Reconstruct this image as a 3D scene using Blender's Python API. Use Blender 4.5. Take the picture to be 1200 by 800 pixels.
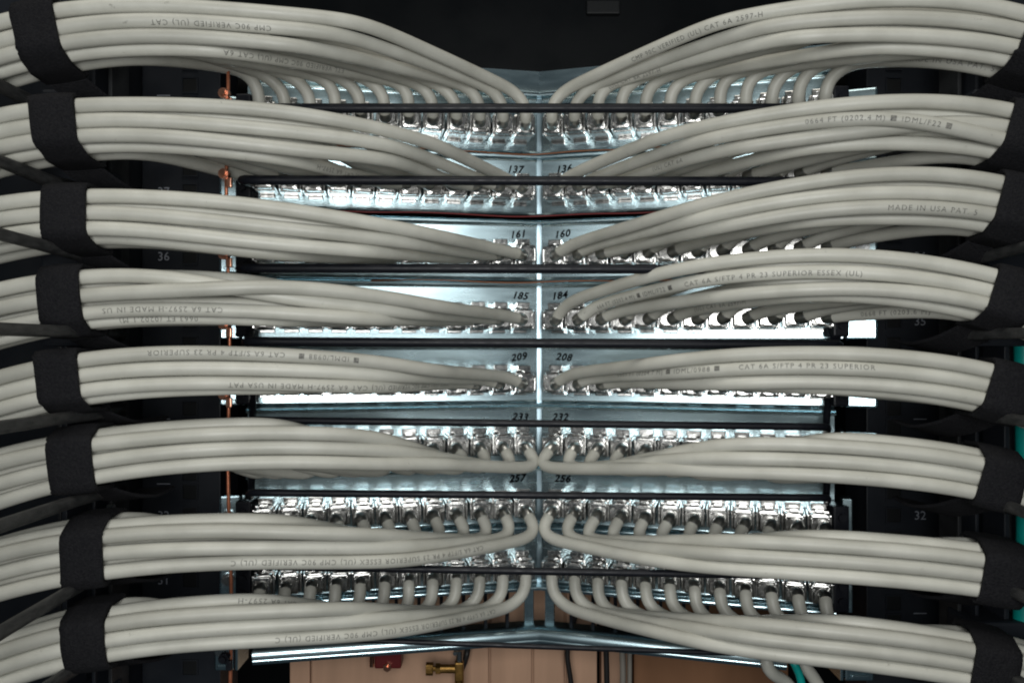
import bpy, bmesh, math, random
import numpy as np
from mathutils import Vector, Matrix, noise

random.seed(7); np.random.seed(7)
for o in list(bpy.data.objects): bpy.data.objects.remove(o, do_unlink=True)
SC = bpy.context.scene
COL = SC.collection

# ------------------------------------------------------------------ camera
F = 942.0                      # focal length in pixels of the 1200 px wide photo
CZ = 1.5                       # camera height
cam_d = bpy.data.cameras.new('camera'); cam = bpy.data.objects.new('camera', cam_d); COL.objects.link(cam)
cam.location = (0, 0, CZ); cam.rotation_euler = (math.radians(90), 0, 0)
cam_d.sensor_width = 36.0; cam_d.lens = 36.0 * F / 1200.0
cam_d.clip_start = 0.01; cam_d.clip_end = 50
SC.camera = cam

# ------------------------------------------------------------------ world and lamps
w = bpy.data.worlds.new('World'); SC.world = w; w.use_nodes = True
bg = w.node_tree.nodes['Background']; bg.inputs[0].default_value = (0.62, 0.85, 1.0, 1); bg.inputs[1].default_value = 0.03

def lamp(name, kind, loc, energy, color, aim=None, **kw):
    d = bpy.data.lights.new(name, kind); d.energy = energy; d.color = color
    for k, v in kw.items(): setattr(d, k, v)
    o = bpy.data.objects.new(name, d); COL.objects.link(o); o.location = loc
    if aim is not None:
        o.rotation_euler = (Vector(aim) - Vector(loc)).to_track_quat('-Z', 'Y').to_euler()
    return o
lamp('work_lamp', 'AREA', (-0.01, -0.16, CZ + 0.045), 3.1, (0.97, 0.98, 0.96), aim=(-0.01, 0.5, CZ + 0.02), shape='RECTANGLE', size=0.27, size_y=0.30)
lamp('ceiling_lamp', 'AREA', (-0.20, -0.02, 2.75), 7.0, (1.0, 0.96, 0.86), aim=(0, 0.5, 1.5), shape='RECTANGLE', size=1.3, size_y=0.5)
SC.view_settings.view_transform = 'Standard'; SC.view_settings.look = 'None'
SC.view_settings.exposure = 0.0; SC.view_settings.gamma = 1.0; SC.view_settings.use_curve_mapping = False
SC.cycles.filter_width = 2.0

# ------------------------------------------------------------------ geometry of the place
def W(px, py, d):              # a point seen at (px, py) of the photo standing d metres away
    return Vector(((px - 600) / F * d, d, CZ - (py - 400) / F * d))
U = 0.04445                    # one rack unit
X0, YC = 0.0197, 0.581         # the seam of the angled panels
ANGS = {-1: math.radians(11.0), 1: math.radians(16.0)}   # slope of the left and right halves as the viewer stands
MITRE = math.tan(math.radians(13.5))
HALF = {-1: 0.2017, 1: 0.1990}   # length of each panel half along its slope
JZ = [1.6495, 1.6055, 1.5590, 1.5150, 1.4710, 1.4280, 1.3840, 1.3410, 1.2980]   # jack heights, panel by panel
def udir(s): return Vector((s * math.cos(ANGS[s]), -math.sin(ANGS[s]), 0))
def ndir(s): return Vector((-s * math.sin(ANGS[s]), -math.cos(ANGS[s]), 0))
ORD = ['first', 'second', 'third', 'fourth', 'fifth', 'sixth', 'seventh', 'eighth', 'ninth', 'tenth', 'eleventh', 'twelfth']
SIDE = {-1: 'left', 1: 'right'}

# ------------------------------------------------------------------ materials
def nodes_of(m):
    m.use_nodes = True
    return m.node_tree, m.node_tree.nodes['Principled BSDF']
def mat(name, color, rough=0.5, metal=0.0, bump=0.0, scale=200.0, var=0.0, vscale=40.0, dist=0.0005, stretch=(1, 1, 1),
        rvar=0.0, spec=0.5, coat=0.0, aniso=0.0, color2=None, detail=4.0):
    m = bpy.data.materials.new(name); nt, b = nodes_of(m); L = nt.links
    b.inputs['Base Color'].default_value = (*color, 1); b.inputs['Roughness'].default_value = rough
    b.inputs['Metallic'].default_value = metal; b.inputs['Specular IOR Level'].default_value = spec
    b.inputs['Coat Weight'].default_value = coat; b.inputs['Anisotropic'].default_value = aniso
    tc = nt.nodes.new('ShaderNodeTexCoord'); mp = nt.nodes.new('ShaderNodeMapping'); mp.inputs['Scale'].default_value = stretch
    oi = nt.nodes.new('ShaderNodeObjectInfo'); ad = nt.nodes.new('ShaderNodeVectorMath'); ad.operation = 'ADD'
    L.new(tc.outputs['Object'], ad.inputs[0]); L.new(oi.outputs['Random'], ad.inputs[1]); L.new(ad.outputs[0], mp.inputs[0])
    def nz(sc, det=4.0):
        n = nt.nodes.new('ShaderNodeTexNoise'); n.inputs['Scale'].default_value = sc; n.inputs['Detail'].default_value = det
        L.new(mp.outputs[0], n.inputs['Vector']); return n
    if var > 0:
        n = nz(vscale); r = nt.nodes.new('ShaderNodeValToRGB'); L.new(n.outputs[0], r.inputs[0])
        c2 = color2 or tuple(c * (1 - var) for c in color)
        r.color_ramp.elements[0].position = 0.35; r.color_ramp.elements[1].position = 0.68
        r.color_ramp.elements[0].color = (*c2, 1); r.color_ramp.elements[1].color = (*color, 1)
        L.new(r.outputs[0], b.inputs['Base Color'])
    if rvar > 0:
        n = nz(vscale * 1.7); mr = nt.nodes.new('ShaderNodeMapRange'); L.new(n.outputs[0], mr.inputs[0])
        mr.inputs[1].default_value = 0.3; mr.inputs[2].default_value = 0.7
        mr.inputs[3].default_value = max(0.03, rough - rvar); mr.inputs[4].default_value = rough + rvar
        L.new(mr.outputs[0], b.inputs['Roughness'])
    if bump > 0:
        n = nz(scale, detail); bp = nt.nodes.new('ShaderNodeBump'); bp.inputs['Strength'].default_value = bump; bp.inputs['Distance'].default_value = dist
        L.new(n.outputs[0], bp.inputs['Height']); L.new(bp.outputs[0], b.inputs['Normal'])
    return m

M = {}
M['steel'] = mat('galvanised_steel', (0.58, 0.75, 0.81), 0.26, 1.0, bump=0.04, scale=260, dist=0.0004, rvar=0.03, vscale=70, var=0.05, stretch=(0.25, 0.25, 1.6))
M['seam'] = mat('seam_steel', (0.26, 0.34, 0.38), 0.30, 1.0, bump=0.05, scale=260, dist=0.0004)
M['jack'] = mat('nickel_plate', (0.72, 0.715, 0.70), 0.22, 1.0, bump=0.16, scale=230, dist=0.0007, rvar=0.05, vscale=260, var=0.25)
M['hood'] = mat('cast_zinc', (0.68, 0.67, 0.65), 0.24, 1.0, bump=0.16, scale=300, dist=0.0007, rvar=0.05, vscale=300, var=0.25)
M['foil'] = mat('aluminium_foil', (0.72, 0.72, 0.70), 0.28, 1.0, bump=0.35, scale=420, dist=0.0008, var=0.15, vscale=300)
M['blackbar'] = mat('black_powder_coat', (0.008, 0.009, 0.013), 0.45, 0.0, bump=0.2, scale=900, dist=0.0003, spec=0.25, rvar=0.12, vscale=120)
M['rack'] = mat('black_rack_paint', (0.015, 0.018, 0.024), 0.48, 0.0, bump=0.15, scale=700, dist=0.0002, rvar=0.1, vscale=30, spec=0.35)
M['plastic'] = mat('dusty_black_plastic', (0.016, 0.017, 0.018), 0.55, 0.0, bump=0.9, scale=260, dist=0.0012, var=0.9, vscale=330, color2=(0.042, 0.042, 0.042), stretch=(1, 0.35, 1))
M['velcro'] = mat('black_hook_and_loop', (0.006, 0.006, 0.008), 0.9, 0.0, bump=1.0, scale=1100, dist=0.0011, var=0.5, vscale=800, spec=0.2, color2=(0.013, 0.013, 0.015))
M['ink'] = mat('printed_ink', (0.06, 0.06, 0.057), 0.6, var=0.9, vscale=800, color2=(0.24, 0.235, 0.21))
M['marker'] = mat('black_marker', (0.004, 0.004, 0.005), 0.9, spec=0.02)
M['print'] = mat('grey_rack_print', (0.30, 0.32, 0.37), 0.6)
M['copper'] = mat('copper_wire', (0.62, 0.22, 0.12), 0.35, 0.6, bump=0.3, scale=400, dist=0.0004, var=0.3, vscale=200)
M['lug'] = mat('copper_lug', (0.62, 0.31, 0.21), 0.30, 1.0, bump=0.3, scale=300, dist=0.0005)
M['screw'] = mat('screw_steel', (0.55, 0.56, 0.56), 0.25, 1.0, bump=0.2, scale=400, dist=0.0004)
M['card'] = mat('brown_cardboard', (0.66, 0.41, 0.28), 0.85, bump=0.3, scale=120, dist=0.0006, var=0.15, vscale=14, stretch=(6, 6, 0.4), spec=0.2)
M['wood'] = mat('orange_brown_board', (0.36, 0.18, 0.095), 0.75, bump=0.25, scale=90, dist=0.0006, var=0.3, vscale=18, stretch=(1, 1, 0.3), spec=0.25)
M['brass'] = mat('brass', (0.40, 0.23, 0.07), 0.48, 1.0, bump=0.4, scale=300, dist=0.0006, var=0.4, vscale=200)
M['red'] = mat('dark_red_plastic', (0.13, 0.012, 0.012), 0.4)
M['teal'] = mat('teal_jacket', (0.0, 0.30, 0.27), 0.45)
M['wire'] = mat('black_wire_jacket', (0.014, 0.013, 0.013), 0.5)
M['greywire'] = mat('grey_wire_jacket', (0.26, 0.24, 0.21), 0.55)
M['orange'] = mat('orange_wire_jacket', (0.32, 0.13, 0.06), 0.5)
M['redwire'] = mat('red_wire_jacket', (0.22, 0.03, 0.03), 0.5)
M['dark'] = mat('dark_interior', (0.007, 0.008, 0.009), 0.6, spec=0.3)
M['cover'] = mat('black_cover_sheet', (0.004, 0.005, 0.006), 0.45, 0.0, bump=0.1, scale=300, dist=0.0003, spec=0.12, rvar=0.1, vscale=20)

def jacket():                                             # off-white PVC, faint grime along the length
    m = mat('off_white_jacket', (0.565, 0.56, 0.505), 0.46, 0.0, bump=0.18, scale=260, dist=0.0005, var=0.13, vscale=38, rvar=0.07, spec=0.42,
            color2=(0.46, 0.455, 0.405))
    nt = m.node_tree; b = nt.nodes['Principled BSDF']
    ramp = b.inputs['Base Color'].links[0].from_node
    oi = nt.nodes.new('ShaderNodeObjectInfo'); mr = nt.nodes.new('ShaderNodeMapRange')
    mr.inputs[3].default_value = 0.84; mr.inputs[4].default_value = 1.06
    nt.links.new(oi.outputs['Random'], mr.inputs[0])
    mx = nt.nodes.new('ShaderNodeMix'); mx.data_type = 'RGBA'; mx.blend_type = 'MULTIPLY'; mx.inputs[0].default_value = 1.0
    nt.links.new(ramp.outputs[0], mx.inputs[6])
    cb = nt.nodes.new('ShaderNodeCombineColor')
    for i in range(3): nt.links.new(mr.outputs[0], cb.inputs[i])
    nt.links.new(cb.outputs[0], mx.inputs[7])
    n2 = nt.nodes.new('ShaderNodeTexNoise'); n2.inputs['Scale'].default_value = 150; n2.inputs['Detail'].default_value = 6; n2.inputs['Roughness'].default_value = 0.7
    nt.links.new([l for l in nt.links if l.to_node.type == 'TEX_NOISE'][0].from_socket, n2.inputs['Vector'])
    r2 = nt.nodes.new('ShaderNodeValToRGB'); r2.color_ramp.elements[0].position = 0.66; r2.color_ramp.elements[1].position = 0.74
    r2.color_ramp.elements[0].color = (0, 0, 0, 1); r2.color_ramp.elements[1].color = (0.75, 0.75, 0.75, 1); nt.links.new(n2.outputs[0], r2.inputs[0])
    m2 = nt.nodes.new('ShaderNodeMix'); m2.data_type = 'RGBA'; m2.inputs[7].default_value = (0.20, 0.19, 0.165, 1)
    nt.links.new(r2.outputs[0], m2.inputs[0]); nt.links.new(mx.outputs[2], m2.inputs[6]); nt.links.new(m2.outputs[2], b.inputs['Base Color'])
    return m
M['cable'] = jacket()

# ------------------------------------------------------------------ object helpers
BASE = {}
def reg(o, base): BASE[o] = Vector(base)
def props(o, label, cat, group=None, kind=None):
    o['label'] = label; o['category'] = cat
    if group: o['group'] = group
    if kind: o['kind'] = kind
    return o
def empty(name, loc, label, cat, group=None):
    o = bpy.data.objects.new(name, None); COL.objects.link(o); o.location = loc; reg(o, loc)
    o.empty_display_size = 0.01
    return props(o, label, cat, group)
def add(name, me, m=None, parent=None, loc=(0, 0, 0), rotz=0.0, local=False):
    o = bpy.data.objects.new(name, me); COL.objects.link(o)
    if m is not None and not me.materials: me.materials.append(M[m])
    loc = Vector(loc)
    if parent is not None:
        o.parent = parent
        o.location = loc if local else loc - BASE[parent]
    else:
        o.location = loc
    o.rotation_euler = (0, 0, rotz); reg(o, loc)
    return o
def mesh_of(name, vs, fs, smooth=False):
    me = bpy.data.meshes.new(name); me.from_pydata([tuple(v) for v in vs], [], fs)
    if smooth: me.polygons.foreach_set('use_smooth', [True] * len(me.polygons))
    me.update(); return me
def bm_mesh(name, bm, smooth=False):
    bmesh.ops.recalc_face_normals(bm, faces=bm.faces[:])
    me = bpy.data.meshes.new(name); bm.to_mesh(me); bm.free()
    if smooth: me.polygons.foreach_set('use_smooth', [True] * len(me.polygons))
    return me
def bm_box(bm, c, size, bevel=0.0, rot=None):
    r = bmesh.ops.create_cube(bm, size=1.0)['verts']
    for v in r:
        v.co = Vector((v.co.x * size[0], v.co.y * size[1], v.co.z * size[2]))
    if bevel > 0:
        es = {e for v in r for e in v.link_edges}
        nr = bmesh.ops.bevel(bm, geom=list(es), offset=bevel, segments=2, affect='EDGES', profile=0.6)
        r = list({v for f in nr['faces'] for v in f.verts} | {v for v in r if v.is_valid})
    for v in r:
        if rot is not None: v.co = rot @ v.co
        v.co += Vector(c)
def box_mesh(name, size, bevel=0.0, c=(0, 0, 0)):
    bm = bmesh.new(); bm_box(bm, c, size, bevel); return bm_mesh(name, bm)
def bm_cyl(bm, p, axis, r, h, n=16, r2=None):
    q = Vector(axis).normalized().to_track_quat('Z', 'Y').to_matrix().to_4x4()
    bmesh.ops.create_cone(bm, cap_ends=True, segments=n, radius1=r, radius2=r if r2 is None else r2, depth=h,
                          matrix=Matrix.Translation(Vector(p)) @ q)
def frames(pts):
    P = np.asarray(pts, float); T = np.gradient(P, axis=0); T /= np.linalg.norm(T, axis=1)[:, None] + 1e-12
    up = np.array([0, 0, 1.0]); n = np.cross(T[0], up)
    if np.linalg.norm(n) < 0.2: n = np.cross(T[0], np.array([1.0, 0, 0]))
    n /= np.linalg.norm(n); Ns = []
    for t in T:
        n = n - t * np.dot(n, t); n /= np.linalg.norm(n) + 1e-12; Ns.append(n.copy())
    Ns = np.array(Ns); return P, T, Ns, np.cross(T, Ns)
def tube_mesh(name, pts, r, sides=12, caps=True, squash=None):
    P, T, N, B = frames(pts); n = len(P)
    R = np.full(n, r) if np.isscalar(r) else np.asarray(r)
    a = np.arange(sides) * 2 * math.pi / sides
    V = P[:, None, :] + R[:, None, None] * (np.cos(a)[None, :, None] * N[:, None, :] + np.sin(a)[None, :, None] * B[:, None, :])
    vs = V.reshape(-1, 3).tolist(); fs = []
    for i in range(n - 1):
        for j in range(sides):
            k = (j + 1) % sides
            fs.append((i * sides + j, i * sides + k, (i + 1) * sides + k, (i + 1) * sides + j))
    if caps:
        fs.append(tuple(range(sides))[::-1]); fs.append(tuple((n - 1) * sides + j for j in range(sides)))
    return mesh_of(name, vs, fs, True)
def resample(pts, step):
    P = np.asarray(pts, float); d = np.r_[0, np.cumsum(np.linalg.norm(np.diff(P, axis=0), axis=1))]
    n = max(3, int(d[-1] / step)); s = np.linspace(0, d[-1], n + 1)
    return np.stack([np.interp(s, d, P[:, k]) for k in range(3)], 1)
def spline(pts, step=0.003, it=8):
    P = [np.asarray(p, float) for p in pts]; out = []
    Q = [2 * P[0] - P[1]] + P + [2 * P[-1] - P[-2]]
    for i in range(1, len(Q) - 2):
        for t in np.linspace(0, 1, 12, endpoint=False):
            a, b, c, d = Q[i - 1], Q[i], Q[i + 1], Q[i + 2]
            out.append(0.5 * (2 * b + (c - a) * t + (2 * a - 5 * b + 4 * c - d) * t * t + (3 * b - a - 3 * c + d) * t ** 3))
    out.append(P[-1])
    return smooth_line(resample(out, step), it)
def smooth_line(P, it, keep=1):
    P = P.copy()
    for _ in range(it):
        P[keep:-1] += 0.5 * (0.5 * (P[keep - 1:-2] + P[keep + 1:]) - P[keep:-1])
    return P
TXT = {}
def text_mesh(s, size, spacing=1.0, align='LEFT', offset=0.0):
    k = (s, size, spacing, align, offset)
    if k in TXT: return TXT[k]
    c = bpy.data.curves.new('lettering', 'FONT'); c.body = s; c.size = size; c.space_character = spacing; c.align_x = align
    c.resolution_u = 2; c.offset = offset; c.shear = 0.28 if offset else 0.0
    o = bpy.data.objects.new('lettering', c); COL.objects.link(o)
    dg = bpy.context.evaluated_depsgraph_get(); dg.update()
    me = bpy.data.meshes.new_from_object(o.evaluated_get(dg)); bpy.data.objects.remove(o); me.materials.clear()
    TXT[k] = me; return me

# ------------------------------------------------------------------ lettering, made first while the scene is empty
RUN = 'CAT 6A S/FTP 4 PR 23 SUPERIOR ESSEX (UL) CMP 90C VERIFIED (UL) C'
PRINTS = [  # row, side, start px, order from the top among the front cables, words
    (0, 1, 742, 0, 'CMP 90C VERIFIED (UL) CAT 6A 2597-H'), (0, 1, 715, 1, '(UL) CAT 6A 2597-H'), (0, 1, 1065, 2, 'MADE IN USA PAT. 5'),
    (1, 1, 945, 1, '0664 FT (0202.4 M) \u25a0 IDML/F22 \u25a0'), (1, 1, 770, 2, '(UL) CAT 6A'),
    (2, 1, 1042, 2, 'MADE IN USA PAT. 5'),
    (3, 1, 690, 1, '664 FT (0202.4 M) \u25a0 IDML/F22 \u25a0     CAT 6A S/FTP 4 PR 23 SUPERIOR ESSEX (UL)'),
    (3, 1, 800, 2, '(UL) CAT 6A 2597-H'), (3, 1, 985, 3, '0668 FT (0203.6 M)'),
    (4, 1, 730, 1, '0669 FT (0204.7 M) \u25a0 IDML/0988 \u25a0      CAT 6A S/FTP 4 PR 23 SUPERIOR'),
    (0, -1, 320, 1, 'CMP 90C VERIFIED (UL) CAT'), (0, -1, 400, 2, 'ETL VERIFIED 90C CMP (UL) CAT 6A'),
    (1, -1, 460, 3, 'VERIFIED (UL) CAT 6A 2597-H'),
    (3, -1, 262, 2, 'CAT 6A 2597-H MADE IN US'), (3, -1, 235, 3, '0663 FT (0202.1 M)'),
    (4, -1, 420, 0, '\u25a0 IDML/0988 \u25a0    CAT 6A S/FTP 4 PR 23 SUPERIOR'), (4, -1, 520, 1, 'SSEX (UL) CMP 90C VERIFIED (UL) CAT 6A 2597-H MADE IN USA PAT'),
    (6, -1, 560, 1, RUN), (7, -1, 575, 1, RUN), (7, -1, 345, 0, 'CAT 6A 2597-H'),
]
for p in PRINTS: text_mesh(p[4], 0.0039, 1.25)
PORT = [(113, 112), (137, 136), (161, 160), (185, 184), (209, 208), (233, 232), (257, 256), (281, 280)]
for a, b in PORT:
    text_mesh(str(a), 0.0072, 1.10, 'CENTER', 0.00020); text_mesh(str(b), 0.0072, 1.10, 'CENTER', 0.00020)
for n in range(29, 41): text_mesh(str(n), 0.0085, 1.0, 'CENTER')
text_mesh('\u2014', 0.009, 1.0, 'CENTER')

# ------------------------------------------------------------------ setting: dark inside of the rack
def struct(name, me, m, loc=(0, 0, 0)):
    o = add(name, me, m, None, loc); o['kind'] = 'structure'; return o
struct('rack_interior', box_mesh('rack_interior', (1.6, 0.02, 1.2)), 'dark', (0, 1.02, 1.60))
struct('rack_ceiling', box_mesh('rack_ceiling', (1.0, 0.5, 0.012)), 'rack', (0, 0.72, 1.86))
struct('rack_side', box_mesh('rack_side', (0.012, 0.45, 1.2)), 'dark', (-0.52, 0.78, 1.5))
struct('rack_side', box_mesh('rack_side', (0.012, 0.45, 1.2)), 'dark', (0.56, 0.78, 1.5))

# rack posts with unit numbers
def rack_post(s, px0, px1, pxn, label):
    d = 0.553
    a, b = W(px0, 400, d).x, W(px1, 400, d).x
    t = empty('rack_post', ((a + b) / 2, d, 1.15), label, 'rack post', 'rack posts')
    bm = bmesh.new(); bm_box(bm, (0, 0.002, 0.35), (b - a, 0.003, 0.95), 0.0006)
    bm_box(bm, (-s * (b - a) / 2 + s * 0.002, 0.02, 0.35), (0.003, 0.034, 0.95))
    add('face', bm_mesh('post_face', bm), 'rack', t, (0, 0, 0), local=True)
    bm = bmesh.new(); bm_box(bm, (s * ((b - a) / 2 + 0.003), -0.008, 0.35), (0.004, 0.022, 0.95), 0.0006)
    add('side_flange', bm_mesh('post_flange', bm), 'rack', t, (0, 0, 0), local=True)
    hole = bpy.data.meshes.get('square_hole') or box_mesh('square_hole', (0.0095, 0.0012, 0.0095), 0.0003)
    dash = text_mesh('\u2014', 0.009, 1.0, 'CENTER')
    nx = W(pxn, 400, d).x
    for n in range(30, 40):
        z = 1.606 - (37 - n) * U - 0.006
        me = text_mesh(str(n), 0.0085, 1.0, 'CENTER')
        o = add('unit_number', me, 'print', t, (nx, d - 0.0004, z)); o.rotation_euler = (math.radians(90), 0, 0)
        o = add('unit_mark', dash, 'print', t, (nx, d - 0.0004, z + U / 2)); o.rotation_euler = (math.radians(90), 0, 0)
        for k in (-0.0159, 0, 0.0159):
            h = add('square_hole', hole, 'dark', t, (nx + s * -0.018, d + 0.0004, z + 0.003 + k))
            hm = bpy.data.meshes.get('hole_edge')
            if hm is None:
                bm = bmesh.new()
                for dx in (-1, 1): bm_box(bm, (dx * 0.0052, 0, 0), (0.0008, 0.002, 0.0112))
                for dz in (-1, 1): bm_box(bm, (0, 0, dz * 0.0052), (0.0096, 0.002, 0.0008))
                hm = bm_mesh('hole_edge', bm)
            add('hole_edge', hm, 'rack', h, (0, 0, 0), local=True)
    return t
rack_post(-1, 166, 258, 192, 'black rack post with small unit numbers behind the left cable bundles')
rack_post(1, 1016, 1112, 1078, 'black rack post with small unit numbers behind the right cable bundles')

# vertical managers with fingers pointing at the viewer
FZ = [1.5056 - (i - 3) * U for i in range(8)]
def finger_mesh():
    bm = bmesh.new(); secs = []
    for y, w_, h, dz in [(0.0, 0.011, 0.010, 0), (-0.02, 0.0075, 0.0070, 0), (-0.06, 0.006, 0.0058, 0.0003), (-0.11, 0.006, 0.0058, 0.0006), (-0.17, 0.0085, 0.0085, 0.001), (-0.19, 0.0085, 0.014, 0.002), (-0.197, 0.007, 0.013, 0.002)]:
        ring = []
        for k in range(12):
            a = k * math.pi / 6; c, s_ = math.cos(a), math.sin(a)
            e = 0.6
            ring.append(bm.verts.new((math.copysign(abs(c) ** e, c) * w_ / 2, y, math.copysign(abs(s_) ** e, s_) * h / 2 + dz)))
        secs.append(ring)
    for a, b in zip(secs, secs[1:]):
        for k in range(12): bm.faces.new((a[k], a[(k + 1) % 12], b[(k + 1) % 12], b[k]))
    bm.faces.new(secs[0]); bm.faces.new(secs[-1])
    return bm_mesh('finger', bm, True)
FM = finger_mesh()
def manager(s, pxi, label):
    xi = W(pxi, 400, 0.47).x
    t = empty('cable_manager', (xi, 0.50, 1.15), label, 'cable manager', 'vertical cable managers')
    add('back_plate', box_mesh('manager_back', (0.10, 0.003, 0.95), c=(s * 0.064, 0.03, 0.35)), 'rack', t, (0, 0, 0), local=True)
    M['rib'] = M.get('rib') or mat('edge_highlight_grey', (0.045, 0.048, 0.052), 0.4, 0.2, bump=0.2, scale=500, dist=0.0003, var=0.6, vscale=60)  # lighter grey paints in the highlight along the rib edges
    for dx, dy, wd in [(0.010, -0.008, 0.0022), (0.004, 0.000, 0.0024), (0.036, 0.002, 0.0022), (0.024, -0.014, 0.003)]:
        add('rib', box_mesh('manager_rib', (wd, 0.022, 0.95), 0.0006, c=(s * dx, dy, 0.35)), 'rib' if dx in (0.004, 0.036) else 'rack', t, (0, 0, 0), local=True)
    for i in range(9):
        z = (FZ + [FZ[-1] - U])[i]
        bm = bmesh.new(); bm_box(bm, (s * 0.018, -0.016, 0), (0.034, 0.030, 0.017), 0.002)
        bm_box(bm, (s * 0.003, -0.030, 0.001), (0.008, 0.006, 0.010), 0.001)
        bm_cyl(bm, (s * 0.008, -0.034, -0.004), (0, 1, 0), 0.0022, 0.004, 10)
        add('finger_socket', bm_mesh('finger_socket', bm), 'rack', t, (xi, 0.50, z))
        g = add('finger', FM, 'plastic', t, (xi - s * (0.011 - (0.036, 0.028, 0.009, 0, 0, 0, 0, 0, 0)[i]), 0.468, z - (0.0075, 0.006, 0.003, 0.001, 0.001, 0.001, 0.001, 0.001, 0.001)[i]))
        g.rotation_euler = (math.radians(random.uniform(-2, 2)), random.uniform(-0.3, 0.3), math.radians(random.uniform(-1.5, 1.5)))
    for z in (1.625, 1.40):
        bm = bmesh.new(); bm_cyl(bm, (0, 0, 0), (0, 1, 0), 0.0022, 0.003, 12)
        add('screw', bm_mesh('manager_screw', bm, False), 'screw', t, (xi + s * 0.002, 0.486, z))
    return t
manager(-1, 118, 'black vertical cable manager with fingers at the left edge')
manager(1, 1138, 'black vertical cable manager with fingers at the right edge')

# ------------------------------------------------------------------ angled panels
def face_profile():
    pr = []                                            # (out, z): from the top lip round to the bottom lip
    pr += [(0.0088, 0.0250), (0.0090, 0.0255), (0.0086, 0.0260), (0.0030, 0.0260)]   # upper lip folds to the viewer
    for a in np.linspace(20, 90, 4): pr.append((0.0030 - 0.0030 * math.sin(math.radians(a)), 0.0230 + 0.0030 * math.cos(math.radians(a))))
    pr += [(0.0, 0.0), (0.0, -0.0125)]
    for a in np.linspace(15, 90, 5): pr.append((0.0025 - 0.0025 * math.cos(math.radians(a)), -0.0125 - 0.0025 * math.sin(math.radians(a))))
    pr += [(0.0095, -0.0150), (0.0102, -0.0152), (0.0104, -0.0158)]
    return pr
def extrude_profile(name, pr, s, length, th=0.0011):
    n = len(pr); back = []
    P = np.array(pr)
    T = np.gradient(P, axis=0); T /= np.linalg.norm(T, axis=1)[:, None]
    Nn = np.stack([T[:, 1], -T[:, 0]], 1)              # behind the sheet
    if Nn[n // 2][0] > 0: Nn = -Nn
    Q = P + Nn * th
    loop = np.vstack([P, Q[::-1]]); m = len(loop)
    u, nn = udir(s), ndir(s); vs, fs = [], []
    L0 = 0.0
    for t in (L0, length):
        for o_, z in loop:
            shift = o_ * MITRE if t == 0 else 0.0     # mitred at the seam
            v = u * (t + shift) + nn * o_ ; vs.append((v.x, v.y, z))
    for j in range(m):
        k = (j + 1) % m; f = (j, k, m + k, m + j); fs.append(f if s > 0 else f[::-1])
    fs.append(tuple(range(m))[::-1]); fs.append(tuple(range(m, 2 * m)))
    me = mesh_of(name, vs, fs)
    bm = bmesh.new(); bm.from_mesh(me); bmesh.ops.recalc_face_normals(bm, faces=bm.faces[:]); bm.to_mesh(me); bm.free()
    me.polygons.foreach_set('use_smooth', [len(p.vertices) == 4 for p in me.polygons])
    try: me.set_sharp_from_angle(angle=math.radians(35))
    except Exception: pass
    return me
FACE = {s: extrude_profile('panel_face', face_profile(), s, HALF[s]) for s in (-1, 1)}

def jack_meshes():
    # local axes: x across, -y out towards the viewer, z up
    bm = bmesh.new()
    bm_box(bm, (0, -0.009, 0.0005), (0.0132, 0.018, 0.0150), 0.0009)
    bm_box(bm, (0, -0.006, 0.0098), (0.0090, 0.012, 0.0032), 0.0006)         # latch on top
    bm_box(bm, (0, -0.0135, 0.0104), (0.0096, 0.003, 0.0040), 0.0005)
    bm_box(bm, (-0.0066, -0.012, 0.0), (0.0016, 0.020, 0.0120), 0.0004)
    bm_box(bm, (0.0066, -0.012, 0.0), (0.0016, 0.020, 0.0120), 0.0004)
    bm_box(bm, (0, -0.002, -0.0080), (0.0100, 0.004, 0.0022), 0.0005)
    body = bm_mesh('keystone_jack', bm)
    bm = bmesh.new(); secs = []
    for y, w_, h, z in [(-0.0175, 0.0122, 0.0140, 0.0005), (-0.0232, 0.0120, 0.0138, 0.0005), (-0.0242, 0.0112, 0.0130, 0.0005), (-0.0246, 0.0096, 0.0096, 0), (-0.0275, 0.0094, 0.0094, 0)]:
        ring = []
        for k in range(12):
            a = k * math.pi / 6 + math.pi / 12; c, s_ = math.cos(a), math.sin(a); e = 0.28 if y > -0.0244 else 0.8
            ring.append(bm.verts.new((math.copysign(abs(c) ** e, c) * w_ / 2, y, math.copysign(abs(s_) ** e, s_) * h / 2 + z)))
        secs.append(ring)
    for a, b in zip(secs, secs[1:]):
        for k in range(12): bm.faces.new((a[k], a[(k + 1) % 12], b[(k + 1) % 12], b[k]))
    bm.faces.new(secs[0]); bm.faces.new(secs[-1])
    hood = bm_mesh('rear_hood', bm)
    bm = bmesh.new()
    bm_box(bm, (0, -0.0205, 0.0082), (0.0050, 0.007, 0.0014), 0.0004, )
    bm_box(bm, (0, -0.0262, 0.0053), (0.0102, 0.0022, 0.0022), 0.0004)
    bm_box(bm, (-0.0050, -0.0262, 0.0005), (0.0012, 0.0022, 0.0096), 0.0003)
    bm_box(bm, (0.0050, -0.0262, 0.0005), (0.0012, 0.0022, 0.0096), 0.0003)
    clip = bm_mesh('cable_clip', bm)
    return body, hood, clip
JB, JH, JCL = jack_meshes()

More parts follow.
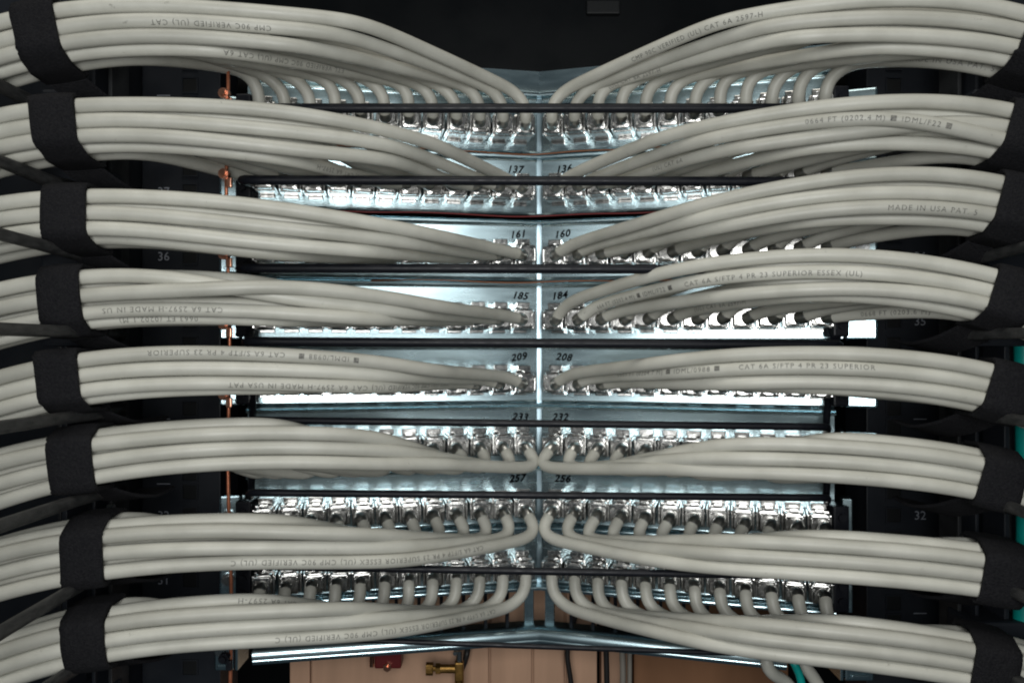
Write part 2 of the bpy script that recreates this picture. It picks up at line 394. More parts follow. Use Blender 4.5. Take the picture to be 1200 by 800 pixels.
PITCH = 0.0158
def seam_mesh():
    vs, fs = [], []; n = 7; yaw = 0.02
    for z in (-0.0155, 0.0257):
        for k in range(n):
            x = (k / (n - 1) - 0.5) * 0.0034
            vs.append((x, -0.0022 + 22.0 * x * x + yaw * x, z))
        for k in range(n):
            x = (0.5 - k / (n - 1)) * 0.0034
            vs.append((x, 0.0012, z))
    m = 2 * n
    for k in range(m): fs.append((k, (k + 1) % m, m + (k + 1) % m, m + k))
    fs.append(tuple(range(m))[::-1]); fs.append(tuple(range(m, 2 * m)))
    me = mesh_of('seam_strip', vs, fs)
    bm = bmesh.new(); bm.from_mesh(me); bmesh.ops.recalc_face_normals(bm, faces=bm.faces[:]); bm.to_mesh(me); bm.free()
    return me
SEAM = seam_mesh()
def jack_pos(i, s, k):
    t = 0.0070 + (k + 0.5) * PITCH
    return Vector((X0, YC, JZ[i])) + udir(s) * t
def ear_mesh(s):
    bm = bmesh.new()
    wd = 0.019 if s > 0 else 0.013
    bm_box(bm, (0, 0, 0.0), (wd, 0.0022, 0.027), 0.0012)
    bm_box(bm, (-s * (wd / 2 + 0.002), 0.010, 0.0), (0.0022, 0.022, 0.027), 0.0006)
    bm_cyl(bm, (s * 0.001, -0.0015, 0.009), (0, 1, 0), 0.0016, 0.002, 10); bm_box(bm, (0, -0.0016, -0.0105), (wd * 0.6, 0.002, 0.0022), 0.0005)
    return bm_mesh('mounting_ear', bm)
EAR = {s: ear_mesh(s) for s in (-1, 1)}
NARROW = box_mesh('narrow_ear', (0.006, 0.012, 0.030), 0.0008)
def ring_mesh():
    bm = bmesh.new(); bm_cyl(bm, (0, -0.001, 0), (0, 1, 0), 0.0042, 0.002, 20); bm_cyl(bm, (0, -0.0026, 0), (0, 1, 0), 0.0030, 0.0016, 6)
    return bm_mesh('ear_screw', bm)
ESC = ring_mesh()
def endblock_mesh():
    bm = bmesh.new(); bm_box(bm, (0, 0, 0), (0.010, 0.018, 0.024), 0.0012)
    bm_cyl(bm, (0, -0.0098, 0.005), (0, 1, 0), 0.0026, 0.003, 10); bm_cyl(bm, (0, -0.0098, -0.005), (0, 1, 0), 0.0026, 0.003, 10)
    return bm_mesh('end_block', bm)
EBL = endblock_mesh()
PANEL_LABEL = ['topmost angled steel patch panel, its cables arching up behind the black bar',
    'angled steel patch panel second from the top, jacks under the second black bar'] + \
    ['angled steel patch panel %s from the top, handwritten %d and %d beside its seam' % ((ORD[i],) + PORT[i]) for i in range(2, 7)] + \
    ['lowest angled steel patch panel with jacks, above the panel of empty openings']
for i in range(8):
    base = (X0, YC, JZ[i])
    t = empty('patch_panel', base, PANEL_LABEL[i], 'patch panel', 'angled patch panels')
    add('seam_strip', SEAM, 'seam', t, base)
    for s in (-1, 1):
        add('panel_face', FACE[s], 'steel', t, base)
        rz = math.atan2(udir(s).y, udir(s).x) + (math.pi if s < 0 else 0)
        for k in range(12):
            j = add('keystone_jack', JB, 'jack', t, jack_pos(i, s, k), rz)
            j.rotation_euler = (random.uniform(-0.03, 0.03), random.uniform(-0.03, 0.03), rz + random.uniform(-0.03, 0.03))
            h = add('rear_hood', JH, 'hood', j, (0, 0, 0), local=True); h.rotation_euler = (0, random.choice((0, math.pi / 2)) * 0 + random.uniform(-0.06, 0.06), 0)
            add('cable_clip', JCL, 'jack', j, (0, 0, 0), random.uniform(-0.04, 0.04), local=True)
        num = PORT[i][0] if s < 0 else PORT[i][1]
        tx = add('port_number', text_mesh(str(num), 0.0072, 1.10, 'CENTER', 0.00020), 'marker', t,
                 Vector((X0, YC, JZ[i] + 0.0155)) + udir(s) * (0.0165 + random.uniform(-0.002, 0.002)) + ndir(s) * 0.0005)
        tx.rotation_euler = (math.radians(90), random.uniform(-0.15, 0.15), rz)
        e = Vector((X0, YC, JZ[i])) + udir(s) * HALF[s]
        if s > 0 and i >= 6:
            add('mounting_ear', NARROW, 'steel', t, e + Vector((0.006, -0.004, 0.0)), -ANGS[s] * 0.8)
            add('end_block', EBL, 'blackbar', t, e + Vector((-s * 0.003, -0.010, 0.0)))
            continue
        ex = add('mounting_ear', EAR[s], 'steel', t, e + Vector((s * (0.0145 if s > 0 else 0.0095), -0.007, 0.0)), -s * ANGS[s] * 1.25)
        add('ear_screw', ESC, 'screw', ex, (s * 0.001, -0.0012, 0.002 + random.uniform(-0.002, 0.002)), local=True)
        add('end_block', EBL, 'blackbar', t, e + Vector((-s * 0.003, -0.010, 0.0)))

# blank panels above, steel, running up out of the frame
for n, (z0, z1) in enumerate([(JZ[0] + 0.0275, JZ[0] + 0.0275 + 0.40 * U)]):
    t = empty('blank_panel', (X0, YC, z0), 'plain angled steel blanking panel above the topmost jacks', 'panel')
    for s in (-1, 1):
        h = z1 - z0
        pr = [(0.0085, 0.0), (0.003, 0.0004), (0.0009, 0.0012), (0.0, 0.004), (0.0, h * 0.5), (0.0, h - 0.004), (0.0, h)]
        add('panel_face', extrude_profile('blank_face', pr[::-1], s, HALF[s]), 'steel', t, (X0, YC, z0))
top_t = empty('cover_panel', (X0, 0.586, 1.6925), 'black cover panel at the very top behind the arching cables', 'panel')
add('plate', box_mesh('cover_plate', (0.62, 0.003, 0.22), 0.0006, c=(0, 0, 0.11)), 'cover', top_t, (X0, 0.586, 1.6925))
add('latch', box_mesh('cover_latch', (0.024, 0.012, 0.010), 0.001), 'dark', top_t, W(706, 12, 0.585))

# lowest panel: empty openings, the boxes behind show through
def zpx(y, d=YC): return CZ - (y - 400) / F * d
E0, E1, E2 = zpx(688), zpx(728), zpx(749)
t = empty('empty_panel', (X0, YC, E1), 'angled steel panel with empty openings below the lowest jacks', 'panel')
for s in (-1, 1):
    pr = [(0.0, E0 - E1 + 0.002), (0.0, E0 - E1 - 0.0005)]
    add('top_rail', extrude_profile('top_rail', [(0.004, 0.0028), (0.001, 0.0024), (0.0, 0.001), (0.0, -0.002)], s, HALF[s]), 'steel', t, (X0, YC, E0))
    h = E1 - E2
    pr = [(-0.004, 0.0), (0.004, -0.0005)]
    pr += [(0.004 + 0.007 * math.sin(a), -0.0075 + 0.007 * math.cos(a)) for a in np.linspace(0.2, 1.7, 7)]
    pr += [(0.0105, -h * 0.62), (0.006, -h * 0.72)]
    pr += [(0.006 + 0.0025 * math.sin(a), -h * 0.86 + 0.0025 * math.cos(a)) for a in np.linspace(0.1, 2.6, 6)]
    add('bottom_rail', extrude_profile('bottom_rail', pr, s, HALF[s] - (0.004 if s < 0 else 0.030)), 'steel', t, (X0, YC, E1))
    for k in range(13):
        o = Vector((X0, YC, (E0 + E1) / 2)) + udir(s) * (0.0075 + k * PITCH) + ndir(s) * (-0.002)
        rz = math.atan2(udir(s).y, udir(s).x) + (math.pi if s < 0 else 0)
        me = box_mesh('divider', (0.0065 if k == 0 else 0.0022, 0.0035, E0 - E1 + 0.002)) if k < 2 else me
        add('divider', me, 'steel' if k == 0 else 'blackbar', t, o, rz)
    e = Vector((X0, YC, E1 - 0.004)) + udir(s) * HALF[s]
    ex = add('mounting_ear', EAR[s], 'steel', t, e + Vector((s * 0.0145, -0.004, 0)))
    add('ear_screw', ESC, 'screw', ex, (s * 0.001, -0.0012, 0.0), local=True)

# ------------------------------------------------------------------ black lacing bars, one in front of each panel
BD = 0.4770
BAR = [(127, 0), (212, 1), (315, 1), (402, 2), (496, 4), (580, 3), (669, 6), (757, 12)]   # height at the seam, fall from left to right
BAR_EXT = [(290, 985), (282, 985), (280, 985), (286, 985), (292, 972), (290, 972), (300, 972), (300, 962)]
for i, (by, tilt) in enumerate(BAR):
    x0, x1 = BAR_EXT[i]
    pts = []
    ze = JZ[i] - 0.001
    el = Vector((X0, YC, ze)) + udir(-1) * (HALF[-1] - 0.004) + ndir(-1) * 0.006
    er = Vector((X0, YC, ze)) + udir(1) * (HALF[1] - 0.004) + ndir(1) * 0.006
    yl, yr = by - tilt, by + tilt
    pts.append(el); pts.append(W(x0 + 4, yl + (2 if i else 0), BD + 0.028)); pts.append(W(x0 + 2, yl, BD + 0.008)); pts.append(W(x0 + 14, yl, BD))
    for px in np.linspace(x0 + 60, x1 - 60, 6): pts.append(W(px, by + tilt * (px - 632) / 345, BD))
    pts.append(W(x1 - 14, yr, BD)); pts.append(W(x1 - 2, yr, BD + 0.008)); pts.append(W(x1 - 4, yr + 2, BD + 0.028)); pts.append(er)
    line = spline([tuple(p) for p in pts], 0.004, 2)
    b0 = pts[0]
    o = add('lacing_bar', tube_mesh('lacing_bar', line - np.array(b0), (0.0028 if i < 4 else 0.0022) if i < 7 else 0.0016, 12), 'blackbar', None, b0)
    lab = ['thin black lacing bar across the topmost row of jacks'] + ['thin black lacing bar across the panels, %s bar from the top' % ORD[k] for k in range(1, 7)] + ['thinnest black lacing bar, lowest one, below the lowest cables']
    props(o, lab[i], 'bar', 'black lacing bars')

# ------------------------------------------------------------------ cables
ENV = {  # bundle outlines: x, top, bottom in the photo, from the outside to the seam
 -1: [
  [(-160, 95, 160), (0, 26, 88), (80, 9, 66), (140, 5, 62), (200, 4, 63), (300, 13, 74), (400, 22, 80), (470, 32, 84), (540, 52, 92), (590, 76, 104), (630, 98, 114)],
  [(-160, 190, 250), (0, 131, 190), (100, 118, 174), (200, 117, 179), (300, 124, 190), (400, 139, 203), (500, 164, 205), (560, 180, 206), (630, 198, 208)],
  [(-160, 285, 350), (0, 228, 293), (105, 221, 281), (200, 225, 289), (300, 234, 304), (400, 250, 309), (500, 270, 311), (630, 293, 310)],
  [(-160, 390, 460), (0, 327, 400), (100, 314, 380), (200, 313, 379), (300, 324, 381), (400, 336, 382), (500, 354, 383), (630, 364, 380)],
  [(-160, 490, 555), (0, 430, 495), (95, 411, 467), (200, 404, 461), (300, 407, 458), (400, 414, 459), (500, 425, 460), (630, 438, 457)],
  [(-160, 590, 660), (0, 517, 592), (105, 502, 561), (200, 491, 551), (300, 487, 545), (400, 490, 545), (500, 505, 546), (560, 518, 546), (630, 528, 545)],
  [(-160, 690, 760), (0, 622, 692), (120, 605, 668), (200, 600, 665), (300, 598, 661), (400, 604, 662), (500, 612, 658), (570, 615, 649), (630, 612, 634)],
  [(-160, 820, 885), (0, 737, 797), (125, 706, 763), (200, 698, 756), (300, 691, 748), (400, 692, 743), (500, 690, 735), (570, 690, 725), (630, 688, 704)]],
 1: [
  [(1360, 90, 150), (1200, 9, 74), (1100, 2, 66), (1000, 0, 62), (900, 10, 68), (800, 28, 80), (720, 54, 96), (670, 82, 108), (632, 104, 116)],
  [(1360, 200, 260), (1200, 124, 186), (1100, 112, 175), (1000, 115, 171), (900, 129, 190), (800, 149, 201), (700, 180, 207), (632, 204, 210)],
  [(1360, 280, 345), (1200, 212, 274), (1100, 197, 262), (1000, 200, 260), (900, 214, 266), (800, 240, 288), (700, 270, 301), (632, 291, 304)],
  [(1360, 400, 465), (1200, 325, 382), (1100, 302, 361), (1000, 288, 352), (900, 290, 356), (800, 303, 366), (700, 331, 380), (632, 362, 386)],
  [(1360, 505, 565), (1200, 436, 484), (1100, 412, 466), (1000, 402, 461), (900, 402, 460), (800, 411, 466), (700, 430, 464), (632, 446, 460)],
  [(1360, 610, 665), (1200, 534, 588), (1100, 517, 567), (1000, 508, 559), (900, 503, 556), (800, 508, 554), (700, 524, 551), (632, 534, 546)],
  [(1360, 690, 750), (1200, 638, 698), (1100, 630, 683), (1000, 622, 675), (900, 618, 669), (800, 616, 665), (700, 612, 650), (632, 606, 630)],
  [(1360, 810, 865), (1200, 752, 804), (1100, 735, 786), (1000, 722, 772), (900, 712, 765), (800, 704, 750), (700, 697, 727), (632, 690, 702)]]}
DIA = 0.0079; RAD = DIA / 2
QS = np.arange(0.0, 0.425, 0.006)
DEPTH = np.interp(QS, [0, .05, .10, .15, .186, .22, .27, .33, .43], [.526, .492, .462, .446, .438, .432, .425, .420, .436])
def kern(a, n=5):
    p = np.pad(a, n, mode='edge'); return np.convolve(p, np.ones(2 * n + 1) / (2 * n + 1), 'same')[n:-n]
DEPTH = kern(DEPTH, 3)
CABLE = {}
def make_bundle(i, s):
    xs = X0 + s * QS; px = 600 + F * xs / DEPTH
    e = sorted(ENV[s][i]); ex = [a[0] for a in e]
    top = kern(np.interp(px, ex, [a[1] for a in e]), 4); bot = kern(np.interp(px, ex, [a[2] for a in e]), 4)
    zt = CZ - (top - 400) / F * DEPTH - RAD; zb = CZ - (bot - 400) / F * DEPTH + RAD
    kmax = np.clip(QS / (PITCH * 0.98) - 1.2, 1.0, 11.0)
    nS = len(QS); T = np.zeros((12, nS, 2)); act = np.zeros((12, nS), bool); join = []
    for k in range(12):
        J = jack_pos(i, s, k); q = s * (J.x - X0)
        jn = q + (0.050 if 1 <= i <= 4 else (0.084 if i == 0 else 0.062 if i == 7 else 0.054)) + random.uniform(-0.004, 0.004)
        jn = min(jn, 0.216 + 0.003 * (k - 9)) if k >= 8 else min(jn, 0.216); sj = int(round(jn / 0.006)); join.append(sj); act[k, sj:] = True
        col, r = k // 3, k % 3                            # earlier cables lie in front, later ones join behind them
        v = np.clip((r + 0.5 * (col % 2)) / 2.4, 0, 1.0)
        if i >= 5: v = 1 - v
        wob = random.choice((0.0004, 0.0006, 0.0012)) * np.sin(QS * random.uniform(18, 34) + random.uniform(0, 6.3))
        wob2 = random.choice((0.0006, 0.0008, 0.0018)) * np.sin(QS * random.uniform(18, 34) + random.uniform(0, 6.3))
        T[k, :, 0] = DEPTH + (col - 1.4) * 0.0076 + wob2
        T[k, :, 1] = zt + (zb - zt) * v + wob
    rows_swap = random.choice([(0, 1), None, None, None, (1, 2)]) if (i, s) not in ((1, -1), (2, -1)) else None
    if rows_swap:                                        # two front cables cross over on the way out
        a, b = rows_swap; q0 = random.uniform(0.10, 0.17)
        x_ = np.clip((QS - q0) / 0.09, 0, 1); w_ = x_ * x_ * (3 - 2 * x_)
        za, zb2 = T[a, :, 1].copy(), T[b, :, 1].copy(); hump = 4 * w_ * (1 - w_) * 0.0055
        T[a, :, 1] = za + (zb2 - za) * w_; T[b, :, 1] = zb2 + (za - zb2) * w_
        T[a, :, 0] -= hump; T[b, :, 0] += hump
    P = T.copy()
    for it in range(140):
        P += 0.06 * (T - P)
        for _ in range(2): P[:, 1:-1] += 0.4 * (0.5 * (P[:, :-2] + P[:, 2:]) - P[:, 1:-1])
        for rep in range(2):
            for a in range(12):
                for b in range(a + 1, 12):
                    d = P[a] - P[b]; L = np.sqrt((d * d).sum(1)) + 1e-9
                    ov = np.where(act[a] & act[b], np.maximum(0, DIA * 1.005 - L), 0.0)
                    if ov.max() <= 0: continue
                    c = (d / L[:, None]) * (ov * 0.42)[:, None]
                    P[a] += c; P[b] -= c
    for k in range(12):
        J = jack_pos(i, s, k); n, u = ndir(s), udir(s)
        sj = join[k]; zj = P[k, sj, 1]; dz = zj - J.z
        Z = Vector((0, 0, 1)); j1, j2 = random.uniform(-1, 1), random.uniform(-1, 1)
        A0 = J + n * 0.020; A1 = J + n * 0.031 + u * 0.002
        if 1 <= i <= 4:                                   # leave the jack sideways, slanting up to the bundle
            A1 = J + n * 0.029 + u * 0.005
            A2 = A1 + n * 0.0050 + u * (0.011 + 0.002 * j1) + Z * max(-0.012, min(0.012, dz * 0.45))
            pts = [A0, A1, A2]
        elif i == 0:                                      # rise behind the bar and arch over
            A2 = A1 + n * 0.0045 + Z * 0.0125
            pts = [A0, A1, A2, A2 + n * 0.001 + u * (0.013 + 0.005 * j1) + n * 0.002 * j2 + Z * 0.0090]
        elif i == 7:                                      # drop behind the bar
            A2 = A1 + n * 0.0050 - Z * 0.0120
            pts = [A0, A1, A2, A2 + n * 0.002 + u * (0.011 + 0.005 * j1) - Z * 0.0080]
        else:                                             # curl forward in a loop and turn back outwards
            A2 = A1 + n * (0.0085 + 0.001 * j2) - u * 0.0045 - Z * 0.0060
            pts = [A0, A1, A2, A2 + n * 0.004 + u * (0.004 + 0.002 * j1) - Z * (0.0085 if i == 6 else 0.0060)]
        pts = [tuple(p) for p in pts]
        for q in range(sj, nS): pts.append((xs[q], P[k, q, 0], P[k, q, 1]))
        line = spline(pts, 0.0032, 1)
        line[0:] = smooth_line(line, 8, keep=5)
        line[0:] = smooth_line(line, 14 if i in (0, 7) else 4, keep=8)
        line[14:] = smooth_line(line[14:], 50, keep=2)
        line[0:] = smooth_line(line, 6, keep=5)
        CABLE[(i, s, k)] = line
for i in range(8):
    for s in (-1, 1): make_bundle(i, s)

cable_obj = {}
for (i, s, k), line in CABLE.items():
    b0 = Vector(line[3])
    o = add('network_cable', tube_mesh('network_cable', line - np.array(b0), RAD, 14), 'cable', None, b0)
    props(o, 'off-white network cable from the %s jack %s of the seam on the %s patch panel' % (ORD[k], SIDE[s], ORD[i]) , 'cable', 'network cables in the %s bundles' % SIDE[s])
    cable_obj[(i, s, k)] = o
    fl = resample(line[2:6] if i in (5, 6) else line[2:5], 0.0016)
    rr = np.array([RAD + 0.0003 + 0.00025 * random.random() for _ in fl]); rr[-1] = RAD + 0.0001
    add('foil_shield', tube_mesh('foil_shield', fl - np.array(b0), rr, 14, caps=False), 'foil', o, (0, 0, 0), local=True)

# printed lettering laid on the jackets
def front_cables(i, s, px):
    rows = []
    for k in range(12):
        L = CABLE[(i, s, k)]; pp = 600 + F * L[:, 0] / L[:, 1]; pp[:14] = -9999
        j = int(np.argmin(abs(pp - px)))
        if abs(pp[j] - px) > 6: continue
        rows.append((CZ - 0 + (L[j, 2] - CZ) / L[j, 1] * 0.45, L[j, 1], k, j))
    out = []
    for zz, d, k, j in rows:
        if not any(d2 < d - 0.0022 and abs(zz - z2) < RAD * 1.15 for z2, d2, k2, j2 in rows if k2 != k): out.append((zz, k, j))
    out.sort(reverse=True); return out
CAMP = np.array([0, 0, CZ])
used = set()
for (i, s, px, order, words) in PRINTS:
    mid = px + s * 60
    fc = [x for x in front_cables(i, s, mid) if (i, s, x[1]) not in used]
    if not fc: continue
    zz, k, j = fc[min(order, len(fc) - 1)]
    used.add((i, s, k))
    L = CABLE[(i, s, k)]
    pp = 600 + F * L[:, 0] / L[:, 1]; pp[:10] = -9999; j0 = int(np.argmin(abs(pp - px)))
    d = np.r_[0, np.cumsum(np.linalg.norm(np.diff(L, axis=0), axis=1))]; s0 = d[j0]
    T = np.gradient(L, axis=0); T /= np.linalg.norm(T, axis=1)[:, None]
    src = text_mesh(words, 0.0039, 1.25); bm = bmesh.new(); bm.from_mesh(src)
    for yc in (0.0006, 0.0012, 0.0018):
        bmesh.ops.bisect_plane(bm, geom=bm.verts[:] + bm.edges[:] + bm.faces[:], plane_co=(0, yc, 0), plane_no=(0, 1, 0))
    twist0, drift = random.uniform(-0.25, 0.30), random.uniform(-1.2, 1.2)
    b0 = BASE[cable_obj[(i, s, k)]]; kill = []
    for v in bm.verts:
        sa = s0 + v.co.x
        if sa > d[-1] - 0.01: kill.append(v); sa = d[-1] - 0.01
        C = np.array([np.interp(sa, d, L[:, q]) for q in range(3)]); t = np.array([np.interp(sa, d, T[:, q]) for q in range(3)]); t /= np.linalg.norm(t)
        f = CAMP - C; f -= t * f.dot(t); f /= np.linalg.norm(f); up = np.cross(f, t)
        ph = twist0 + drift * v.co.x + (v.co.y - 0.0012) / RAD
        p = C + (RAD + 0.00016) * (math.cos(ph) * f + math.sin(ph) * up)
        v.co = Vector(p) - b0
    if kill: bmesh.ops.delete(bm, geom=kill, context='VERTS')
    me = bpy.data.meshes.new('printed_lettering'); bm.to_mesh(me); bm.free()
    add('printed_lettering', me, 'ink', cable_obj[(i, s, k)], (0, 0, 0), local=True)

# ------------------------------------------------------------------ hook-and-loop straps
STRAP = {-1: [60, 80, 92, 88, 86, 99, 111, 115], 1: [1206, 1188, 1178, 1168, 1167, 1158, 1162, 1151]}
def strap(i, s):
    C, Tn = [], []
    for k in range(12):
        L = CABLE[(i, s, k)]; pp = 600 + F * L[:, 0] / L[:, 1]; pp[:14] = -9999
        j = int(np.argmin(abs(pp - STRAP[s][i]))); C.append(L[j]); t = L[min(j + 3, len(L) - 1)] - L[j - 3]; Tn.append(t / np.linalg.norm(t))
    C = np.array(C); c0 = C.mean(0); t = np.mean(Tn, 0); t /= np.linalg.norm(t)
    if s < 0:
        mixv = 0.75 if i == 0 else 0.55
        t = t * mixv + np.array([-1.0, 0, 0]) * (1 - mixv); t /= np.linalg.norm(t)
    e1 = np.array([0, -1.0, 0]); e1 -= t * e1.dot(t); e1 /= np.linalg.norm(e1); e2 = np.cross(t, e1)
    if e2[2] < 0: e2 = -e2
    A = 64; wid = 0.0215 + random.uniform(-0.001, 0.001)
    def hull(off, extra):
        out = []
        for a in range(A):
            th = a * 2 * math.pi / A; dr = math.cos(th) * e1 + math.sin(th) * e2
            pr = (C - c0) @ dr; m = (C - c0)[int(np.argmax(pr))]; m = m - t * m.dot(t)
            out.append(m + dr * (RAD + off + extra * (0.5 + 0.5 * math.sin(3 * th + i))))
        out = np.array(out)
        for _ in range(2): out = 0.5 * out + 0.25 * (np.roll(out, 1, 0) + np.roll(out, -1, 0))
        return out
    H0, H1 = hull(0.0006, 0), hull(0.0028, 0.0004)
    secs = []
    ws = [-0.5, -0.485, -0.3, 0, 0.3, 0.485, 0.5]
    for wv in ws:
        bul = 0.0006 * (1 - (2 * wv) ** 2) - (0.0005 if abs(wv) == 0.5 else 0)
        sk = 0.0012 * math.sin(i * 2.1 + s)
        cur = []
        for a in range(A):
            th = a * 2 * math.pi / A; dr = math.cos(th) * e1 + math.sin(th) * e2
            jit = 0.0009 * noise.noise(Vector((a * 0.35, wv * 2, i * 7 + s))) 
            cur.append(c0 + H1[a] + dr * bul + t * (wv * wid + sk * math.sin(th) + jit))
        secs.append(np.array(cur))
    inner = [c0 + H0 + t * (wv * wid * 0.98) for wv in (0.5, -0.5)]
    allr = secs + inner; vs = np.concatenate(allr); fs = []; n = len(allr)
    for r in range(n):
        r2 = (r + 1) % n
        for a in range(A):
            b = (a + 1) % A; fs.append((r * A + a, r * A + b, r2 * A + b, r2 * A + a))
    base = Vector(c0)
    me = mesh_of('cable_strap', (vs - c0).tolist(), fs, True)
    bm = bmesh.new(); bm.from_mesh(me); bmesh.ops.recalc_face_normals(bm, faces=bm.faces[:]); bm.to_mesh(me); bm.free()
    o = add('cable_strap', me, 'velcro', None, base)
    lab = 'black fabric strap around the %s cable bundle on the %s side' % ('topmost' if i == 0 else 'lowest' if i == 7 else ORD[i] + ' from top', SIDE[s])
    props(o, lab, 'strap', 'black fabric straps')
    # free end tucked under, running back to the cable manager
    pts = []
    lo = c0 + H1[int(A * 0.72)]; sy = 0.010
    pth = [lo + t * 0.0, lo + np.array([-s * 0.006, 0.012, -0.006]), lo + np.array([-s * 0.012, 0.030, -0.010]), lo + np.array([-s * 0.014, 0.048, -0.008])]
    pl = spline(pth, 0.004, 2); vs, fs = [], []
    for p in pl:
        for dx, dz in ((-0.5, 0.0009), (0.5, 0.0009), (0.5, -0.0009), (-0.5, -0.0009)):
            q = p + t * dx * wid * 0.9 + np.array([0, 0, dz]); vs.append(q - c0)
    for a in range(len(pl) - 1):
        for b in range(4): fs.append((a * 4 + b, a * 4 + (b + 1) % 4, a * 4 + 4 + (b + 1) % 4, a * 4 + 4 + b))
    fs += [(0, 1, 2, 3), tuple(len(pl) * 4 - 4 + b for b in (3, 2, 1, 0))]
    add('loose_end', mesh_of('loose_end', [v.tolist() for v in vs], fs), 'velcro', o, (0, 0, 0), local=True)
for i in range(8):
    for s in (-1, 1): strap(i, s)

# ------------------------------------------------------------------ copper earth wire with lugs at the left ends of the panels
pts = [W(266 + 1.5 * math.sin(y * 0.02) + (y - 100) * 0.006, y, 0.492) for y in range(60, 900, 40)]
line = spline([tuple(p) for p in pts], 0.004, 2); b0 = Vector(line[-1])
o = add('earth_wire', tube_mesh('earth_wire', line - np.array(b0), 0.0011, 10), 'copper', None, b0)
props(o, 'bare orange copper earth wire running down the left ends of the panels', 'wire')
for y in (110, 204, 298, 380, 462, 770):
    bm = bmesh.new(); p = W(263, y, 0.487)
    bm_cyl(bm, (0, 0, 0), (0, 1, 0.1), 0.0032, 0.004, 14); bm_cyl(bm, (0, -0.003, 0), (0, 1, 0), 0.0022, 0.003, 6)
    bm_box(bm, (0.0025, 0.001, -0.005), (0.0035, 0.003, 0.006), 0.0006)
    add('earth_lug', bm_mesh('earth_lug', bm), 'lug' if y < 700 else 'blackbar', o, p)

# thin coloured wires in the gaps between the panels
def gapwire(row, m, s0, s1, name, label):
    z = JZ[row] - 0.0172; pts = []
    for q in np.linspace(s0, s1, 11):
        s = -1 if q < 0 else 1
        v = Vector((X0, YC, z + 0.0006 * math.sin(q * 60))) + udir(s) * abs(q) + ndir(s) * 0.0118
        pts.append(tuple(v))
    line = spline(pts, 0.004, 3); b0 = Vector(line[0])
    o = add(name, tube_mesh(name, line - np.array(b0), 0.0005, 8), m, None, b0); props(o, label, 'wire')
gapwire(0, 'orange', -0.150, 0.150, 'thin_wire', 'thin orange wire lying between the first and second patch panels')
gapwire(1, 'redwire', -0.150, 0.165, 'thin_wire', 'thin red wire lying between the second and third patch panels')
gapwire(2, 'orange', -0.120, 0.150, 'thin_wire', 'thin orange wire lying between the third and fourth patch panels')

# ------------------------------------------------------------------ below: boxes, valve, block, hanging wires
def P2(px0, px1, py0, py1, d): a = W(px0, py0, d); b = W(px1, py1, d); return a, b
a, b = P2(340, 700, 640, 905, 0.640)
t = empty('cardboard_box', ((a.x + b.x) / 2, 0.640, b.z), 'pinkish brown cardboard box below the panels, left of the hanging wires', 'box')
cx, wd, hh = (a.x + b.x) / 2, b.x - a.x, a.z - b.z
add('body', box_mesh('box_body', (wd, 0.16, hh), 0.002, c=(0, 0.082, hh / 2)), 'card', t, (cx, 0.640, b.z))
edges = [340, 366, 540, 574, 624, 662, 700]
for q in range(len(edges) - 1):
    x0, x1 = W(edges[q], 400, 0.640).x, W(edges[q + 1], 400, 0.640).x
    add('flap', box_mesh('flap', (x1 - x0 - 0.0018, 0.004, hh - 0.004), 0.001), 'card', t, ((x0 + x1) / 2, 0.6375 - 0.0015 * (q % 2), (a.z + b.z) / 2))
a, b = P2(704, 925, 655, 905, 0.650)
t = empty('brown_board', ((a.x + b.x) / 2, 0.650, b.z), 'orange-brown board below the panels, right of the hanging wires', 'board')
xs_ = [704, 742, 925]
for q in range(2):
    x0, x1 = W(xs_[q], 400, 0.650).x, W(xs_[q + 1], 400, 0.650).x
    add('plank', box_mesh('plank', (x1 - x0 - 0.0015, 0.018, a.z - b.z), 0.001), 'card' if q == 0 else 'wood', t, ((x0 + x1) / 2, 0.661 - q * 0.002, (a.z + b.z) / 2))

def hang(pxs, d, r, m, label, cat='wire'):
    line = spline([tuple(W(x, y, d)) for x, y in pxs], 0.005, 2); b0 = Vector(line[-1])
    o = add('hanging_wire', tube_mesh('hanging_wire', line - np.array(b0), r, 10), m, None, b0); props(o, label, cat)
hang([(682, 690), (672, 730), (664, 765), (668, 790), (676, 860)], 0.612, 0.0020, 'wire', 'black wire curving down in front of the cardboard box, nearest the seam')
hang([(712, 690), (710, 740), (711, 790), (712, 860)], 0.612, 0.0022, 'wire', 'straight black wire hanging right of the curved black wire')
hang([(731, 690), (728, 740), (730, 790), (727, 860)], 0.62, 0.0023, 'greywire', 'grey wire hanging in front of the boards, left of its pair')
hang([(741, 690), (738, 740), (738, 790), (737, 860)], 0.62, 0.0018, 'greywire', 'thinner grey wire hanging in front of the boards, right of its pair')
hang([(548, 760), (546, 775), (538, 790), (533, 860)], 0.62, 0.0023, 'wire', 'short black wire beside the brass valve under the panels')

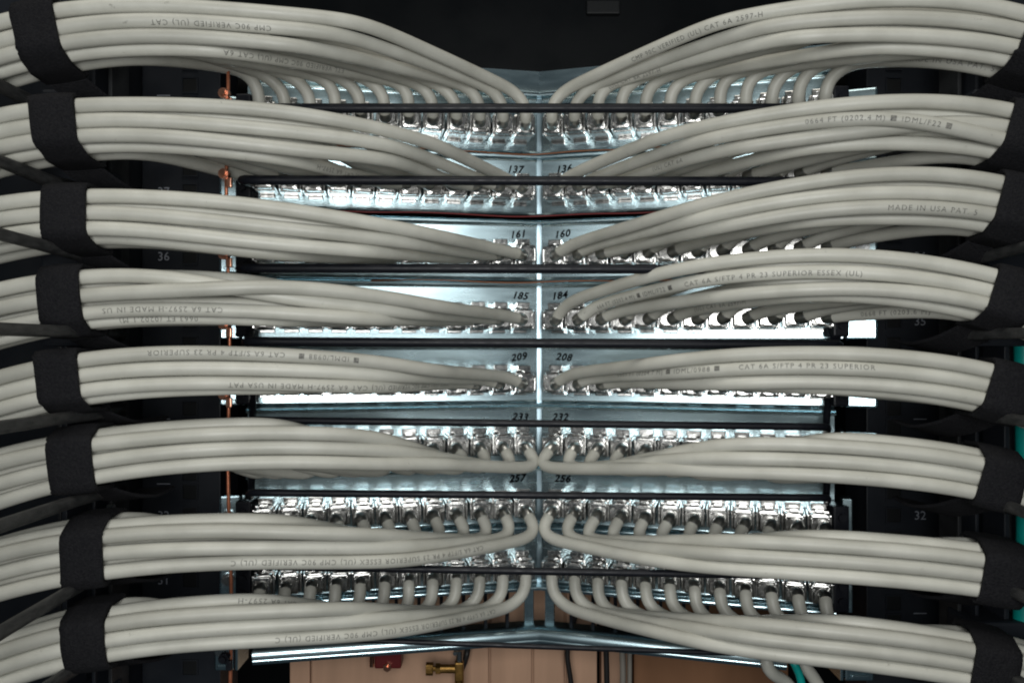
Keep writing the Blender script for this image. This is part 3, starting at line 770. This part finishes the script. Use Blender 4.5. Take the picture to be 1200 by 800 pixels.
p = W(527, 783, 0.605)
t = empty('brass_valve', p, 'small brass valve with round knob under the lowest panel', 'valve'); t.scale = (0.72, 0.72, 0.72)
bm = bmesh.new(); bm_cyl(bm, (0, 0, 0), (1, 0, 0), 0.0045, 0.020, 14); bm_cyl(bm, (-0.012, 0, 0), (1, 0, 0), 0.0058, 0.005, 6)
bm_box(bm, (0.010, 0, -0.002), (0.009, 0.010, 0.020), 0.0015); bm_cyl(bm, (0.010, 0, -0.022), (0, 0, 1), 0.0048, 0.030, 14)
add('body', bm_mesh('valve_body', bm), 'brass', t, p)
bm = bmesh.new(); bm_cyl(bm, (-0.021, 0, 0), (1, 0, 0), 0.0068, 0.007, 10); bm_cyl(bm, (-0.016, 0, 0), (1, 0, 0), 0.0028, 0.010, 10)
add('knob', bm_mesh('valve_knob', bm), 'brass', t, p)
bm = bmesh.new(); bm_cyl(bm, (0.010, 0, 0.013), (0, 0, 1), 0.0035, 0.012, 12); bm_cyl(bm, (0.006, -0.004, 0.018), (0, 1, 0), 0.0022, 0.004, 10)
add('nut', bm_mesh('valve_nut', bm), 'screw', t, p)
p = W(456, 768, 0.605)
t = empty('red_block', p, 'dark red terminal block with a bolt under the lowest panel', 'terminal block')
bm = bmesh.new(); bm_box(bm, (0, 0, 0), (0.020, 0.014, 0.014), 0.0015); bm_box(bm, (0, 0, 0.012), (0.018, 0.010, 0.012), 0.0015)
add('body', bm_mesh('block_body', bm), 'red', t, p)
bm = bmesh.new(); bm_cyl(bm, (0, -0.008, -0.005), (0, 1, 0), 0.0032, 0.004, 6); bm_cyl(bm, (-0.013, 0, 0.0), (0, 0, 1), 0.0018, 0.016, 8); bm_cyl(bm, (0, -0.0105, -0.005), (0, 1, 0), 0.0016, 0.003, 10)
add('bolt', bm_mesh('block_bolt', bm), 'lug', t, p)

# loose grey cables and a teal one at the lower right, teal trunk at the right edge
def loose(pxs, d, r, m, name, label, cat='cable'):
    line = spline([tuple(W(x, y, dd)) for x, y, dd in pxs], 0.004, 3); b0 = Vector(line[-1])
    o = add(name, tube_mesh(name, line - np.array(b0), r, 12), m, None, b0); props(o, label, cat)
loose([(905, 755, .50), (896, 770, .49), (903, 788, .49), (925, 802, .50), (950, 850, .5)], 0.5, RAD, 'cable', 'loose_cable', 'loose grey cable curling down under the lowest right bundle, left one')
loose([(935, 755, .51), (938, 775, .50), (952, 790, .50), (968, 820, .5)], 0.5, RAD, 'cable', 'loose_cable', 'loose grey cable curling down under the lowest right bundle, right one')
loose([(928, 772, .485), (936, 785, .485), (940, 800, .485), (941, 830, .485)], 0.5, 0.0024, 'teal', 'teal_wire', 'short teal wire between the two loose grey cables', 'wire')
loose([(1203, 250, .475), (1201, 390, .475), (1203, 520, .475), (1204, 620, .475), (1200, 720, .475), (1203, 860, .475)], 0.475, 0.0060, 'teal', 'teal_cable', 'thick teal cable running down behind the right straps at the edge')
